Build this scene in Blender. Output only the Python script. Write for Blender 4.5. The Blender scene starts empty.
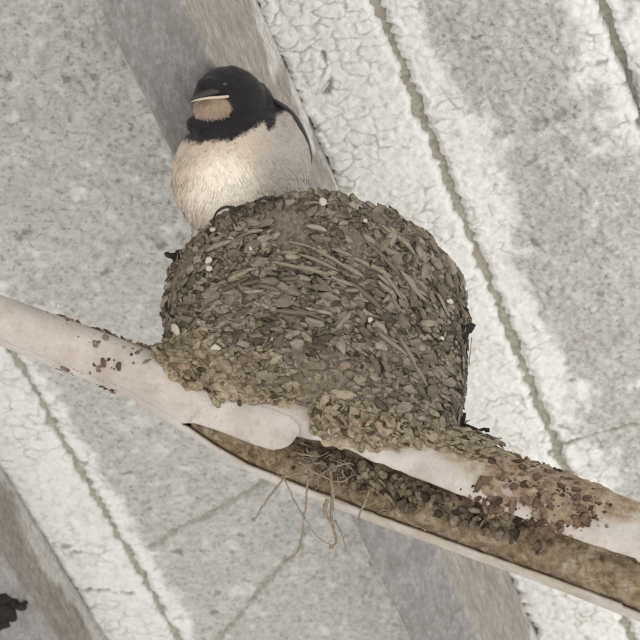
import bpy, bmesh, math, random
import numpy as np
from mathutils import Vector, Matrix

random.seed(7); RNG = np.random.default_rng(7)
S = bpy.context.scene
COL = S.collection
R = math.radians

# ------------------------------------------------------------------ camera
ELEV = R(43.0); FOV = R(12.0); F = 320 / math.tan(FOV / 2)
CAM = Vector((0, 0, 1.5))
VX = Vector((1, 0, 0)); VV = Vector((0, math.cos(ELEV), math.sin(ELEV))); VU = Vector((0, -math.sin(ELEV), math.cos(ELEV)))
cd = bpy.data.cameras.new('camera'); cam = bpy.data.objects.new('camera', cd); COL.objects.link(cam)
cam.location = CAM; cam.rotation_euler = (math.pi / 2 + ELEV, 0, 0)
cd.sensor_width = 36; cd.lens = 18 / math.tan(FOV / 2); cd.clip_start = 0.05; cd.clip_end = 500
cd.dof.use_dof = True; cd.dof.focus_distance = 1.49; cd.dof.aperture_fstop = 40
S.camera = cam
# ------------------------------------------------------------------ world, sun, exposure
SUN_EL, SUN_AZ = R(50), R(140)          # azimuth measured clockwise from +Y: behind the camera, to the right
w = bpy.data.worlds.new('World'); S.world = w; w.use_nodes = True
nt = w.node_tree; nt.nodes.clear()
sky = nt.nodes.new('ShaderNodeTexSky'); sky.sky_type = 'NISHITA'; sky.sun_disc = False
sky.sun_elevation = SUN_EL; sky.sun_rotation = SUN_AZ
bg = nt.nodes.new('ShaderNodeBackground'); bg.inputs[1].default_value = 0.12
wo = nt.nodes.new('ShaderNodeOutputWorld')
nt.links.new(sky.outputs[0], bg.inputs[0]); nt.links.new(bg.outputs[0], wo.inputs[0])
sl = bpy.data.lights.new('sun', 'SUN'); sl.energy = 4.0; sl.angle = R(0.5); sl.color = (1, 0.955, 0.89)
so = bpy.data.objects.new('sun', sl); COL.objects.link(so)
sd = Vector((math.sin(SUN_AZ) * math.cos(SUN_EL), math.cos(SUN_AZ) * math.cos(SUN_EL), math.sin(SUN_EL)))
so.rotation_euler = sd.to_track_quat('Z', 'Y').to_euler()
S.view_settings.view_transform = 'Standard'; S.view_settings.look = 'None'; S.view_settings.gamma = 1
S.view_settings.exposure = 1.46
S.render.engine = 'CYCLES'
S.cycles.use_denoising = True; S.cycles.max_bounces = 6; S.cycles.diffuse_bounces = 4
S.render.filter_size = 1.8

# ------------------------------------------------------------------ helpers
def W(px, py, D):
    """point seen at photo pixel (px,py) at distance D along the view axis"""
    px, py, D = float(px), float(py), float(D)
    return CAM + D * (VV + VX * ((px - 320) / F) - VU * ((py - 320) / F))
def on_z(px, py, z):
    d = VV + VX * ((px - 320) / F) - VU * ((py - 320) / F)
    return CAM + d * ((z - CAM.z) / d.z)
def unlerp(x, a, b): return np.clip((x - a) / (b - a), 0, 1)
def sstep(x, a, b):
    t = unlerp(x, a, b); return t * t * (3 - 2 * t)
def hsh(i, j, s):
    h = (i.astype(np.int64) * 374761393 + j.astype(np.int64) * 668265263 + s * 1442695041) & 0xffffffff
    h = ((h ^ (h >> 13)) * 1274126177) & 0xffffffff
    h = ((h ^ (h >> 16)) * 2246822519) & 0xffffffff
    return ((h ^ (h >> 15)) & 0xffffff) / float(0xffffff)
def vnoise(x, y, s=0):
    i = np.floor(x); j = np.floor(y); fx = x - i; fy = y - j
    fx = fx * fx * (3 - 2 * fx); fy = fy * fy * (3 - 2 * fy)
    a = hsh(i, j, s); b = hsh(i + 1, j, s); c = hsh(i, j + 1, s); d = hsh(i + 1, j + 1, s)
    return (a * (1 - fx) + b * fx) * (1 - fy) + (c * (1 - fx) + d * fx) * fy
def fbm(x, y, s=0, o=4):
    r = 0; a = .5; t = 0
    for k in range(o):
        r = r + a * vnoise(x * 2 ** k + 17.3 * k, y * 2 ** k + 9.1 * k, s + k); t += a; a *= .5
    return r / t
def worley(x, y, s=0):
    i = np.floor(x); j = np.floor(y)
    f1 = np.full(x.shape, 9.); f2 = np.full(x.shape, 9.); cid = np.zeros(x.shape)
    for di in (-1, 0, 1):
        for dj in (-1, 0, 1):
            ii = i + di; jj = j + dj
            d = np.hypot(ii + .1 + .8 * hsh(ii, jj, s) - x, jj + .1 + .8 * hsh(ii, jj, s + 91) - y)
            c = hsh(ii, jj, s + 37)
            n = d < f1
            f2 = np.where(n, f1, np.minimum(f2, d)); cid = np.where(n, c, cid); f1 = np.where(n, d, f1)
    return f1, f2, cid

def mesh_np(name, V, Fq, mat=None, parent=None, origin=None, smooth=True, attrs=None, cols=None, mats=None, midx=None):
    """V (n,3) world coordinates; Fq list of index arrays (k,3) or (k,4)"""
    V = np.asarray(V, dtype=np.float32)
    if origin is not None: V = V - np.array(origin, dtype=np.float32)
    if not isinstance(Fq, list): Fq = [Fq]
    Fq = [np.asarray(f, dtype=np.int32) for f in Fq if len(f)]
    loops = np.concatenate([f.ravel() for f in Fq]); sizes = np.concatenate([np.full(len(f), f.shape[1], dtype=np.int32) for f in Fq])
    me = bpy.data.meshes.new(name)
    me.vertices.add(len(V)); me.vertices.foreach_set('co', V.ravel())
    me.loops.add(len(loops)); me.loops.foreach_set('vertex_index', loops)
    me.polygons.add(len(sizes)); me.polygons.foreach_set('loop_start', np.concatenate([[0], np.cumsum(sizes)[:-1]]).astype(np.int32))
    me.update(calc_edges=True); me.validate()
    me.polygons.foreach_set('use_smooth', np.full(len(me.polygons), smooth))
    for k, v in (attrs or {}).items():
        a = me.attributes.new(k, 'FLOAT', 'POINT'); a.data.foreach_set('value', np.asarray(v, dtype=np.float32).ravel())
    if cols is not None:
        a = me.attributes.new('tint', 'FLOAT_COLOR', 'POINT')
        c = np.ones((len(V), 4), dtype=np.float32); c[:, :3] = cols; a.data.foreach_set('color', c.ravel())
    if mat: me.materials.append(mat)
    return link(name, me, parent, origin)
def link(name, me, parent=None, origin=None):
    o = bpy.data.objects.new(name, me); COL.objects.link(o)
    if parent: o.parent = parent
    if origin is not None and not parent: o.location = origin
    if parent is not None and origin is not None: o.location = Vector(origin) - parent.location
    return o
def empty(name, loc, label=None, cat=None, group=None, kind=None):
    o = bpy.data.objects.new(name, None); COL.objects.link(o); o.location = loc; o.empty_display_size = .02
    return tag(o, label, cat, group, kind)
def tag(o, label=None, cat=None, group=None, kind=None):
    for k, v in (('label', label), ('category', cat), ('group', group), ('kind', kind)):
        if v: o[k] = v
    return o
def grid_faces(nr, nc, close=False):
    i = np.arange(nr - 1)[:, None]; j = np.arange(nc if close else nc - 1)[None, :]
    a = i * nc + j; b = i * nc + (j + 1) % nc
    return np.stack([a, b, b + nc, a + nc], -1).reshape(-1, 4)
def tube(pts, rad, n=7, caps=True):
    """swept tube -> V, faces (quads). pts list of Vector, rad per point"""
    P = [Vector(p) for p in pts]; V = []; ref = Vector((0.31, 0.2, 0.93))
    for k, p in enumerate(P):
        t = (P[min(k + 1, len(P) - 1)] - P[max(k - 1, 0)]).normalized()
        a = t.cross(ref)
        if a.length < .05: a = t.cross(Vector((1, 0, 0)))
        a.normalize(); b = t.cross(a); r = rad[k] if hasattr(rad, '__len__') else rad
        for q in range(n):
            an = 2 * math.pi * q / n; V.append(p + (a * math.cos(an) + b * math.sin(an)) * r)
    fs = grid_faces(len(P), n, True); tris = []
    if caps:
        V.append(P[0]); V.append(P[-1]); c0 = len(V) - 2; m = (len(P) - 1) * n
        for q in range(n):
            tris.append((c0, (q + 1) % n, q)); tris.append((c0 + 1, m + q, m + (q + 1) % n))
    return np.array([tuple(v) for v in V]), fs, np.array(tris, dtype=np.int32).reshape(-1, 3)
def smooth_path(pts, n):
    """Catmull-Rom through pts"""
    P = [Vector(p) for p in pts]; P = [P[0] * 2 - P[1]] + P + [P[-1] * 2 - P[-2]]; out = []
    for k in range(1, len(P) - 2):
        for q in range(n):
            t = q / n; a, b, c, d = P[k - 1:k + 3]
            out.append(.5 * ((2 * b) + (c - a) * t + (2 * a - 5 * b + 4 * c - d) * t * t + (3 * b - a - 3 * c + d) * t ** 3))
    out.append(P[-2]); return out
class Bag:
    """collects pieces into one mesh"""
    def __init__(s): s.V = []; s.Q = []; s.T = []; s.n = 0; s.c = []
    def add(s, V, Q=None, T=None, col=None):
        if Q is not None and len(Q): s.Q.append(np.asarray(Q) + s.n)
        if T is not None and len(T): s.T.append(np.asarray(T) + s.n)
        s.V.append(V); s.n += len(V)
        if col is not None: s.c.append(np.broadcast_to(np.asarray(col, float), (len(V), 3)))
    def build(s, name, mat, parent=None, origin=None, smooth=True):
        fs = ([np.concatenate(s.Q)] if s.Q else []) + ([np.concatenate(s.T)] if s.T else [])
        return mesh_np(name, np.concatenate(s.V), fs, mat, parent, origin, smooth, cols=np.concatenate(s.c) if s.c else None)

# ------------------------------------------------------------------ materials
def lin(r, g, b):
    return tuple(((c / 255) / 12.92 if c / 255 < .04045 else ((c / 255 + .055) / 1.055) ** 2.4) for c in (r, g, b))
class M:
    def __init__(s, name, rough=.9, spec=.25):
        s.m = bpy.data.materials.new(name); s.m.use_nodes = True; s.t = s.m.node_tree
        s.b = s.t.nodes['Principled BSDF']; s.b.inputs['Roughness'].default_value = rough; s.b.inputs['Specular IOR Level'].default_value = spec
        s.co = s.t.nodes.new('ShaderNodeTexCoord').outputs['Object']
    def l(s, a, b): s.t.links.new(a, b)
    def noise(s, scale, detail=4, rough=.6, stretch=None, seed=0):
        n = s.t.nodes.new('ShaderNodeTexNoise'); n.inputs['Scale'].default_value = scale; n.inputs['Detail'].default_value = detail; n.inputs['Roughness'].default_value = rough
        mp = s.t.nodes.new('ShaderNodeMapping'); mp.inputs['Location'].default_value = (seed, seed * .7, seed * .3)
        if stretch: mp.inputs['Scale'].default_value = stretch[0]; mp.inputs['Rotation'].default_value = stretch[1]
        s.l(s.co, mp.inputs[0]); s.l(mp.outputs[0], n.inputs['Vector']); return n.outputs['Fac']
    def ramp(s, fac, stops):
        n = s.t.nodes.new('ShaderNodeValToRGB'); e = n.color_ramp.elements
        while len(e) < len(stops): e.new(.5)
        for k, (p, c) in enumerate(stops):
            e[k].position = p; e[k].color = (*c, 1) if hasattr(c, '__len__') else (c, c, c, 1)
        s.l(fac, n.inputs[0]); return n.outputs[0]
    def mix(s, fac, a, b, mode='MIX'):
        n = s.t.nodes.new('ShaderNodeMix'); n.data_type = 'RGBA'; n.blend_type = mode
        for inp, v in ((n.inputs['Factor'], fac), (n.inputs[6], a), (n.inputs[7], b)):
            if hasattr(v, 'node'): s.l(v, inp)
            elif hasattr(v, '__len__'): inp.default_value = (*v, 1)
            else: inp.default_value = v
        return n.outputs[2]
    def math(s, op, a, b=0):
        n = s.t.nodes.new('ShaderNodeMath'); n.operation = op
        for inp, v in ((n.inputs[0], a), (n.inputs[1], b)):
            if hasattr(v, 'node'): s.l(v, inp)
            else: inp.default_value = v
        return n.outputs[0]
    def attr(s, name, out='Fac'):
        n = s.t.nodes.new('ShaderNodeAttribute'); n.attribute_name = name; return n.outputs[out]
    def rand(s): return s.t.nodes.new('ShaderNodeObjectInfo').outputs['Random']
    def color(s, c):
        if hasattr(c, 'node'): s.l(c, s.b.inputs['Base Color'])
        else: s.b.inputs['Base Color'].default_value = (*c, 1)
        return s
    def bump(s, fac, strength=.5, dist=.001):
        n = s.t.nodes.new('ShaderNodeBump'); n.inputs['Strength'].default_value = strength; n.inputs['Distance'].default_value = dist
        s.l(fac, n.inputs['Height']); s.l(n.outputs[0], s.b.inputs['Normal']); return s

# ceiling plaster: bare grey render under a flaking whitewash coat, moss in the joints
def mat_ceiling():
    m = M('whitewashed_render', .95, .15)
    n1 = m.noise(260, 4, .65); n2 = m.noise(45, 4, .6, seed=3); n3 = m.noise(900, 3, .6, seed=5)
    grey = m.ramp(n1, [(.27, (.25, .24, .215)), (.40, (.42, .412, .383)), (.62, (.535, .527, .497))])
    grey = m.mix(m.ramp(n2, [(.45, 0), (.7, .4)]), grey, (.36, .345, .315))
    grey = m.mix(m.ramp(m.noise(330, 2, .5, seed=9), [(.60, 0), (.68, .65)]), grey, (.21, .20, .185))
    white = m.ramp(n1, [(.25, (.58, .575, .54)), (.42, (.745, .75, .725)), (.7, (.82, .82, .80))])
    white = m.mix(m.ramp(m.noise(30, 4, .65, seed=21), [(.58, 0), (.74, .4)]), white, (.56, .52, .43))
    c = m.mix(m.math('MULTIPLY', m.attr('coat'), .92), grey, white)
    moss = m.ramp(n1, [(.3, (.26, .255, .21)), (.6, (.40, .40, .335))])
    c = m.mix(m.attr('moss'), c, moss)
    c = m.mix(m.attr('stain'), c, (.13, .115, .105))
    m.color(c)
    h = m.math('ADD', m.math('MULTIPLY', n1, 1.0), m.math('MULTIPLY', n3, .5))
    m.bump(h, .55, .0012); return m.m
def mat_wood():
    m = M('weathered_timber', .85, .2)
    rot = (0, 0, AZ)
    g1 = m.noise(60, 5, .65, stretch=((2.6, .7, 2), rot)); g2 = m.noise(22, 4, .6, seed=4)
    c = m.ramp(g1, [(.3, (.20, .195, .185)), (.5, (.275, .265, .255)), (.7, (.34, .33, .32))])
    c = m.mix(m.ramp(g2, [(.4, 0), (.75, .5)]), c, (.185, .175, .16))
    tanc = m.ramp(g1, [(.3, (.25, .22, .185)), (.5, (.36, .325, .285)), (.7, (.44, .405, .365))])
    c = m.mix(m.attr('tan_side'), c, tanc)
    c = m.mix(m.attr('coat'), c, (.66, .65, .61))
    g3 = m.noise(300, 5, .75, stretch=((1.6, .55, 1), rot), seed=13)
    c = m.mix(m.ramp(g3, [(.36, .55), (.56, 0)]), c, (.15, .14, .125)); c = m.mix(m.ramp(g3, [(.56, 0), (.7, .35)]), c, (.55, .54, .51))
    m.color(c).bump(m.math('ADD', g3, m.noise(700, 3, .6, seed=8)), .5, .0012); return m.m
def mat_mortar():
    m = M('mossy_mortar', .95, .1)
    n1 = m.noise(300, 4, .6)
    m.color(m.mix(m.ramp(m.noise(60, 3, .6, seed=2), [(.4, 0), (.65, .8)]), m.ramp(n1, [(.3, (.20, .195, .16)), (.6, (.40, .41, .34))]), (.36, .32, .27))).bump(n1, .6, .0012); return m.m
def mat_pellet(name, stops, vmix=.35, tint=False):
    m = M(name, .95, .12)
    if tint: n1 = m.noise(1100, 4, .65); n2 = m.noise(420, 3, .6, seed=5)
    else:      # single pellets: their own coordinates run from -1 to 1, so each is grained at its own size and differs by its random number
        n1 = m.noise(3.2, 4, .65); n2 = m.noise(1.3, 3, .6, seed=5)
        for q in m.t.nodes:
            if q.bl_idname == 'ShaderNodeTexNoise': q.noise_dimensions = '4D'; m.l(m.math('MULTIPLY', m.rand(), 60), q.inputs['W'])
    if tint: base = m.attr('tint', 'Color')
    else: base = m.ramp(m.rand(), stops)
    dark = m.mix(1.0, base, (.52, .50, .48), 'MULTIPLY')
    c = m.mix(m.ramp(n2, [(.38, .75), (.62, 0)]), base, dark)
    m.color(c).bump(m.math('ADD', n1, m.math('MULTIPLY', n2, 1.6)), .9, .0011); return m.m
def mat_tint(name, rough=.9, spec=.15, bscale=700, bstr=.4):
    m = M(name, rough, spec); n = m.noise(bscale, 3, .6)
    m.color(m.mix(m.ramp(n, [(.35, .22), (.6, 0)]), m.attr('tint', 'Color'), (.05, .045, .04))).bump(n, bstr, .0006); return m.m
def mat_plain(name, c, rough=.8, spec=.2, var=.3, scale=600, bstr=.4):
    m = M(name, rough, spec); n = m.noise(scale, 4, .6)
    d = tuple(v * (1 - var) for v in c); u = tuple(min(1, v * (1 + var * .6)) for v in c)
    m.color(m.ramp(n, [(.3, d), (.7, u)])).bump(n, bstr, .0006); return m.m
def mat_pipe():
    m = M('weathered_pvc', .55, .35)
    n1 = m.noise(40, 5, .65); n2 = m.noise(420, 4, .6, seed=4)
    c = m.ramp(n1, [(.3, (.35, .31, .27)), (.5, (.455, .41, .37)), (.7, (.53, .485, .44))])
    c = m.mix(m.ramp(n2, [(.52, 0), (.72, .5)]), c, (.30, .25, .20)); c = m.mix(m.ramp(m.noise(75, 5, .7, stretch=((1, 1, 1), (0, 0, 0)), seed=14), [(.5, 0), (.68, .55)]), c, (.35, .29, .225))
    ins = m.ramp(m.noise(160, 5, .65, seed=11), [(.3, (.06, .045, .03)), (.5, (.16, .125, .075)), (.7, (.30, .25, .17))])
    c = m.mix(m.attr('inner'), c, ins)
    och = m.ramp(m.noise(190, 5, .7, seed=2), [(.3, (.16, .12, .07)), (.55, (.33, .27, .18)), (.75, (.45, .40, .31))])
    c = m.mix(m.attr('dirt'), c, och)
    rst = m.ramp(m.noise(260, 5, .7, seed=7), [(.3, (.10, .06, .038)), (.5, (.25, .165, .10)), (.7, (.42, .33, .23))])
    c = m.mix(m.math('MULTIPLY', m.attr('rust'), m.ramp(m.noise(140, 5, .75, seed=19), [(.36, 0), (.56, 1)])), c, rst)
    m.color(c).bump(m.math('ADD', n2, n1), .25, .0008); return m.m

AZ = -R(17.7)
# ------------------------------------------------------------------ ground (outside the frame: it bounces the daylight up)
gm = M('pale_yard_concrete', .95, .1); gn = gm.noise(1.2, 6, .6)
gm.color(gm.ramp(gn, [(.3, (.365, .35, .325)), (.7, (.505, .487, .455))])).bump(gm.noise(30, 5), .4, .01)
g = mesh_np('ground', [(-150, -150, 0), (150, -150, 0), (150, 150, 0), (-150, 150, 0)], np.array([[0, 1, 2, 3]]), gm.m); g['kind'] = 'structure'

# ------------------------------------------------------------------ ceiling
H = CAM.z + 1.82 * math.sin(ELEV)                      # underside of the render
JD = Vector((math.sin(R(17.7)), math.cos(R(17.7)), 0)) # along the joists
JN = Vector((math.cos(R(17.7)), -math.sin(R(17.7)), 0))# across them
ORG = on_z(320, 320, H); ORG = Vector((ORG.x, ORG.y, 0))
def wt(px, py, z=None):
    p = on_z(px, py, H if z is None else z) - ORG; return p.dot(JN), p.dot(JD)
MC, MW, MM = mat_ceiling(), mat_wood(), mat_mortar()
ceiling = empty('ceiling', (ORG.x, ORG.y, H), 'whitewashed ceiling panels between grey timber joists, seen from below', None, None, 'structure')
tmin = min(wt(x, 0)[1] for x in (0, 640)) - .05; tmax = max(wt(x, 640)[1] for x in (0, 640)) + .05
TT = np.concatenate([np.linspace(-1.9, tmin, 24)[:-1], np.arange(tmin, tmax, .00085), np.linspace(tmax, 1.6, 24)])
def jag(t, seed, amp):
    return amp * ((fbm(t * 60, t * 0 + seed, seed, 3) - .5) * 2 + (vnoise(t * 260, t * 0, seed + 5) - .5) * 2.2 + (vnoise(t * 520, t * 0, seed + 6) - .5) * 1.2 + (vnoise(t * 110, t * 0, seed + 7) - .5) * 1.2)
CRACKS = [([(150, 545), (180, 526), (205, 515), (232, 498), (262, 482), (300, 465)], 3.4),
          ([(214, 640), (236, 618), (258, 592), (272, 573), (288, 558), (302, 545), (306, 528)], 2.8),
          ([(548, 452), (572, 440), (600, 430), (640, 421)], 1.6),
          ([(322, 50), (332, 80), (326, 92)], 1.5), ([(60, 590), (100, 588), (130, 592)], 2.2)]
STAINS = [(545, 117, 9), (558, 112, 9), (570, 116, 8), (536, 122, 7), (8, 74, 11), (28, 230, 10), (22, 236, 7), (160, 243, 8), (68, 75, 5), (93, 74, 8), (182, 458, 7),
          (475, 35, 5), (487, 46, 5), (175, 550, 8), (66, 546, 8), (75, 550, 6), (405, 145, 4), (498, 182, 4), (105, 270, 7), (118, 178, 5), (585, 318, 5), (600, 290, 5), (575, 378, 5), (537, 240, 5),
          (563, 440, 10), (557, 455, 10), (560, 425, 8), (85, 462, 5), (128, 470, 6), (220, 590, 5), (150, 505, 6), (330, 600, 4), (215, 610, 5), (600, 60, 6)]
def seg_dist(w, t, pts):
    d = np.full(w.shape, 9.)
    for (a, b) in zip(pts[:-1], pts[1:]):
        ax, ay = wt(*a); bx, by = wt(*b); vx, vy = bx - ax, by - ay
        q = np.clip(((w - ax) * vx + (t - ay) * vy) / (vx * vx + vy * vy), 0, 1)
        d = np.minimum(d, np.hypot(w - ax - q * vx, t - ay - q * vy))
    return d
PX = .59e-3
def panel(name, wl, wr, coatf, seed, jl=.0012, jr=.0012, step=.00085, coarse_to=None):
    nw = max(8, int((wr - wl) / step))
    u = np.linspace(0, 1, nw)
    if coarse_to is not None:
        u = np.concatenate([u, 1 + np.linspace(0, 1, 16)[1:] * (coarse_to - wr) / (wr - wl)]); nw = len(u)
    t = np.repeat(TT[:, None], nw, 1)
    el = wl + jag(TT, seed, jl)[:, None]; er = wr + (jag(TT, seed + 50, jr)[:, None] if coarse_to is None else 0)
    wv = el + (er - el) * u[None, :]
    coat = np.clip(coatf(wv, t), 0, 1); coat = sstep(coat + .55 * (fbm(wv * 170, t * 170, seed + 21, 4) - .5) + .25 * (worley(wv / .006, t / .006, seed + 22)[2] - .5), .12, .92)
    # flaking whitewash: cells with recessed joints, longer across the strip than along it
    qx = wv + .009 * (fbm(wv * 110, t * 110, seed + 3, 3) - .5); qy = t + .009 * (fbm(wv * 110, t * 110, seed + 4, 3) - .5)
    f1, f2, cid = worley(qx / .0125, qy / .0088, seed)
    edge = sstep(f2 - f1, .02, .16)
    g1, g2, gid = worley(qx / .0052, qy / .0052, seed + 11)
    crackmask = sstep(fbm(wv * 35, t * 35, seed + 8, 3), .36, .60) * sstep(vnoise(wv * 150, t * 150, seed + 9), .15, .5)
    hw = .0006 * (1 - (1 - edge) * crackmask) + .0006 * cid * (.3 + .7 * crackmask) + .0014 * fbm(wv * 70, t * 70, seed + 1, 4)
    hg = .0013 * sstep(.75 - g1, 0, .5) * (.3 + gid) + .0030 * fbm(wv * 110, t * 110, seed + 2, 5)
    hw = hw + .0008 * sstep(.8 - g1, 0, .6) * (.2 + gid)
    h = coat * hw + (1 - coat) * hg
    moss = (1 - edge) * crackmask * coat * .72 * (.3 + .9 * vnoise(wv * 190, t * 190, seed + 13))
    stain = np.zeros_like(h)
    inner = (t > tmin) & (t < tmax)
    for pts, wd in CRACKS:
        d = seg_dist(wv, t, pts) + .0026 * (fbm(wv * 300, t * 300, 5, 3) - .5) * 2
        kn = fbm(wv * 140, t * 140, 58, 4); k = (1 - sstep(d, wd * PX * .3 * (.2 + 1.8 * kn), wd * PX * 1.7 * (.2 + 1.8 * kn))) * sstep(kn, .12, .36); h = h - .0022 * k; moss = np.maximum(moss, k * .95)
    for (x, y, r) in STAINS:
        a, b = wt(x, y)
        d = np.hypot(wv - a, t - b) + .006 * (fbm(wv * 230, t * 230, int(x), 4) - .5) * 2
        stain = np.maximum(stain, (1 - sstep(d, r * PX * .2, r * PX * .95)) * .6)
    # worn arrises: rounding toward the joint
    eb = np.minimum(wv - el, (er - wv) if coarse_to is None else 9)
    h = h - .0018 * (1 - sstep(eb, 0, .0035))
    moss = np.maximum(moss, (1 - sstep(eb, 0, .0022)) * .5 * fbm(wv * 200, t * 200, seed + 6, 2))
    z = H - h
    nt_ = len(TT)
    V = np.stack([ORG.x + wv * JN.x + t * JD.x, ORG.y + wv * JN.y + t * JD.y, z], -1)
    def up(row):
        r = V[:, row].copy(); r[:, 2] = H + .012; return r
    V = np.concatenate([up(0)[:, None], V, up(-1)[:, None]], 1)
    pad = lambda a: np.concatenate([a[:, :1], a, a[:, -1:]], 1)
    o = mesh_np(name, V.reshape(-1, 3), grid_faces(nt_, nw + 2)[:, ::-1], MC, ceiling, ceiling.location, True,
                attrs={'coat': pad(coat), 'moss': pad(moss), 'stain': pad(stain)})
    return o
def joint(wc, half, zz, seed):
    ww = np.linspace(wc - half, wc + half, 26); t = np.repeat(TT[:, None], 26, 1); wv = np.repeat(ww[None, :], len(TT), 0)
    z = H + zz - .003 * (fbm(wv * 180, t * 180, seed, 4) - .3)
    V = np.stack([ORG.x + wv * JN.x + t * JD.x, ORG.y + wv * JN.y + t * JD.y, z], -1)
    return mesh_np('mortar_joint', V.reshape(-1, 3), grid_faces(len(TT), 26)[:, ::-1], MM, ceiling, ceiling.location)
g1w = (wt(10, 350)[0] + wt(180, 640)[0]) / 2; g2w = (wt(375, 0)[0] + wt(545, 420)[0]) / 2; g3w = (wt(600, 0)[0] + wt(640, 112)[0]) / 2
JH = .116; JHA = .06
jb0 = wt(410, 640, H - JH)[0]; jb1 = wt(480, 640, H - JH)[0]
ja1 = wt(56, 640, H - JHA)[0]; ja0 = ja1 - (jb1 - jb0)
print('w', g1w, g2w, g3w, 'joist', jb0, jb1, ja1)
nz = lambda w_, t, s, k=40: fbm(w_ * k, t * k, s, 4)
panel('whitewashed_strip', ja1 + .0005, g1w - .0020, lambda a, t: .75 + .5 * (nz(a, t, 31) - .25), 101, jl=.0004)
panel('render_panel', g1w + .0020, jb0 + .03, lambda a, t: sstep(.35 * nz(a, t, 33) + .9 * (1 - unlerp(a, g1w, g1w + .03)) , .45, .9) * .8 + .25 * sstep(nz(a, t, 34, 90), .5, .75) + .12, 202, jr=.0004)
panel('whitewashed_strip', jb1 + .0006, g2w - .0026, lambda a, t: .85 + .5 * (nz(a, t, 35) - .25), 303, jl=.0016)
panel('render_panel', g2w + .0026, g3w - .0024, lambda a, t: sstep(1.1 * nz(a, t, 37, 28) + 1.0 * (1 - unlerp(a, g2w, g2w + .05)) + .9 * (unlerp(a, g3w - .05, g3w)) * unlerp(-t, -.05, .2), .75, 1.25) * .9 + .3 * sstep(nz(a, t, 38, 90), .52, .75), 404)
panel('render_panel', g3w + .0024, g3w + .06, lambda a, t: .3 + .8 * sstep(nz(a, t, 39), .4, .6), 505, coarse_to=g3w + .60)
panel('render_panel', ja0 - .05, ja0 - .0005, lambda a, t: .3 + .8 * sstep(nz(a, t, 39), .4, .6), 606, step=.002)
joint(g1w, .012, .0022, 1); joint(g2w, .014, .0022, 2); joint(g3w, .012, .007, 3)
def box_wt(name, w0, w1, t0, t1, z0, z1, mat):
    V = []
    for z in (z0, z1):
        for a, b in ((w0, t0), (w1, t0), (w1, t1), (w0, t1)):
            p = ORG + JN * a + JD * b; V.append((p.x, p.y, z))
    return mesh_np(name, V, np.array([[3, 2, 1, 0], [4, 5, 6, 7], [0, 1, 5, 4], [1, 2, 6, 5], [2, 3, 7, 6], [3, 0, 4, 7]]), mat, ceiling, ceiling.location, False)
box_wt('shading_roof_slab', ja0 - 4.0, g3w + .60, -1.9, 4.0, H + .0125, H + .13, MM)  # unseen slab to block sky, extended left and back to steer the bounce light
box_wt('shading_ceiling_board', ja0 - 4.0, ja0 - .051, -1.9, 4.0, H - .001, H + .012, MC)  # unseen board added to shade the ground at left and back
def joist(w0, w1, depth, seed, seamfrac):
    # profile across: left side up, bottom, right side up, with slightly eased arrises
    r = .0025
    prof = [(w0, H + .011, 0)] + [(w0, z, 0) for z in np.linspace(H - .002, H - depth + r, 10)]
    prof += [(w0 + r * .3, H - depth + r * .3, 0)] + [(a, H - depth, 0) for a in np.linspace(w0 + r, w1 - r, 40)] + [(w1 - r * .3, H - depth + r * .3, .35)]
    prof += [(w1, z, 1) for z in np.linspace(H - depth + r, H - .002, 60)] + [(w1, H + .011, 1)]
    pw = np.array([p[0] for p in prof]); pz = np.array([p[1] for p in prof]); pb = np.array([p[2] for p in prof])
    tt = np.concatenate([np.linspace(-1.9, tmin, 10)[:-1], np.linspace(tmin, tmax, 420), np.linspace(tmax, 1.6, 10)])
    n = len(prof); t = np.repeat(tt[:, None], n, 1); wv = np.repeat(pw[None], len(tt), 0); z = np.repeat(pz[None], len(tt), 0)
    s = np.cumsum(np.hypot(np.diff(pw, prepend=pw[0]), np.diff(pz, prepend=pz[0])))[None] + 0 * t
    d = .0012 * (fbm(s * 260, t * 14, seed, 4) - .5) + .002 * (fbm(s * 30, t * 10, seed + 3, 3) - .5)
    ii = np.arange(n); side = (ii > 52); left = ii < 11
    wv = wv + np.where(side, d, np.where(left, -d, 0)); z = z + np.where(~side & ~left, d, 0)
    # old whitewash still clinging to the upper part of the side
    up = (z - (H - depth)) / depth
    coat = np.where(side, sstep(up + .7 * (fbm(s * 45, t * 45, seed + 5, 4) - .5), seamfrac, seamfrac + .16), 0) * .9
    tan_side = np.repeat(pb[None], len(tt), 0) * (.6 + .4 * fbm(s * 40, t * 20, seed + 6, 3))  # tan, paler tone on the right side face only
    V = np.stack([ORG.x + wv * JN.x + t * JD.x, ORG.y + wv * JN.y + t * JD.y, z], -1)
    return mesh_np('joist', V.reshape(-1, 3), grid_faces(len(tt), n)[:, ::-1], MW, ceiling, ceiling.location, True, attrs={'coat': coat, 'tan_side': tan_side})
joist(jb0, jb1, JH, 11, .86)
joist(ja0, ja1, JHA, 12, .62)

# ------------------------------------------------------------------ the split pipe
def perp_axis(x):
    cx = np.array([-400, 0, 145, 200, 267, 330, 400, 494, 550, 640, 1000.]); cy = np.array([169, 320, 375, 400, 430, 449, 475, 508, 527.5, 562, 700.])
    return float(np.interp(x, cx, cy))
def pipe_c(x):  # smoothed centre line
    return sum(perp_axis(x + q) for q in (-30, -15, 0, 15, 30)) / 5
def pipe_D(x): return 1.474 + (316 - x) * 1.1e-4
def pipe_R(x):
    a = float(np.interp(x, [-400, 0, 145, 149, 200, 267, 330, 400, 640, 1000], [23.5, 24, 26.5, 30, 36, 47, 53, 54.5, 56, 56]))
    return a * pipe_D(x) / F
def pipe_frame(x):
    p = W(x, pipe_c(x), pipe_D(x)); q = W(x + 4, pipe_c(x + 4), pipe_D(x + 4))
    t = (q - p).normalized(); f = (CAM - p).normalized(); f = (f - t * f.dot(t)).normalized()
    up = f.cross(t)
    if up.dot(VU) < 0: up = -up
    return p, t, up, f
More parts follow.
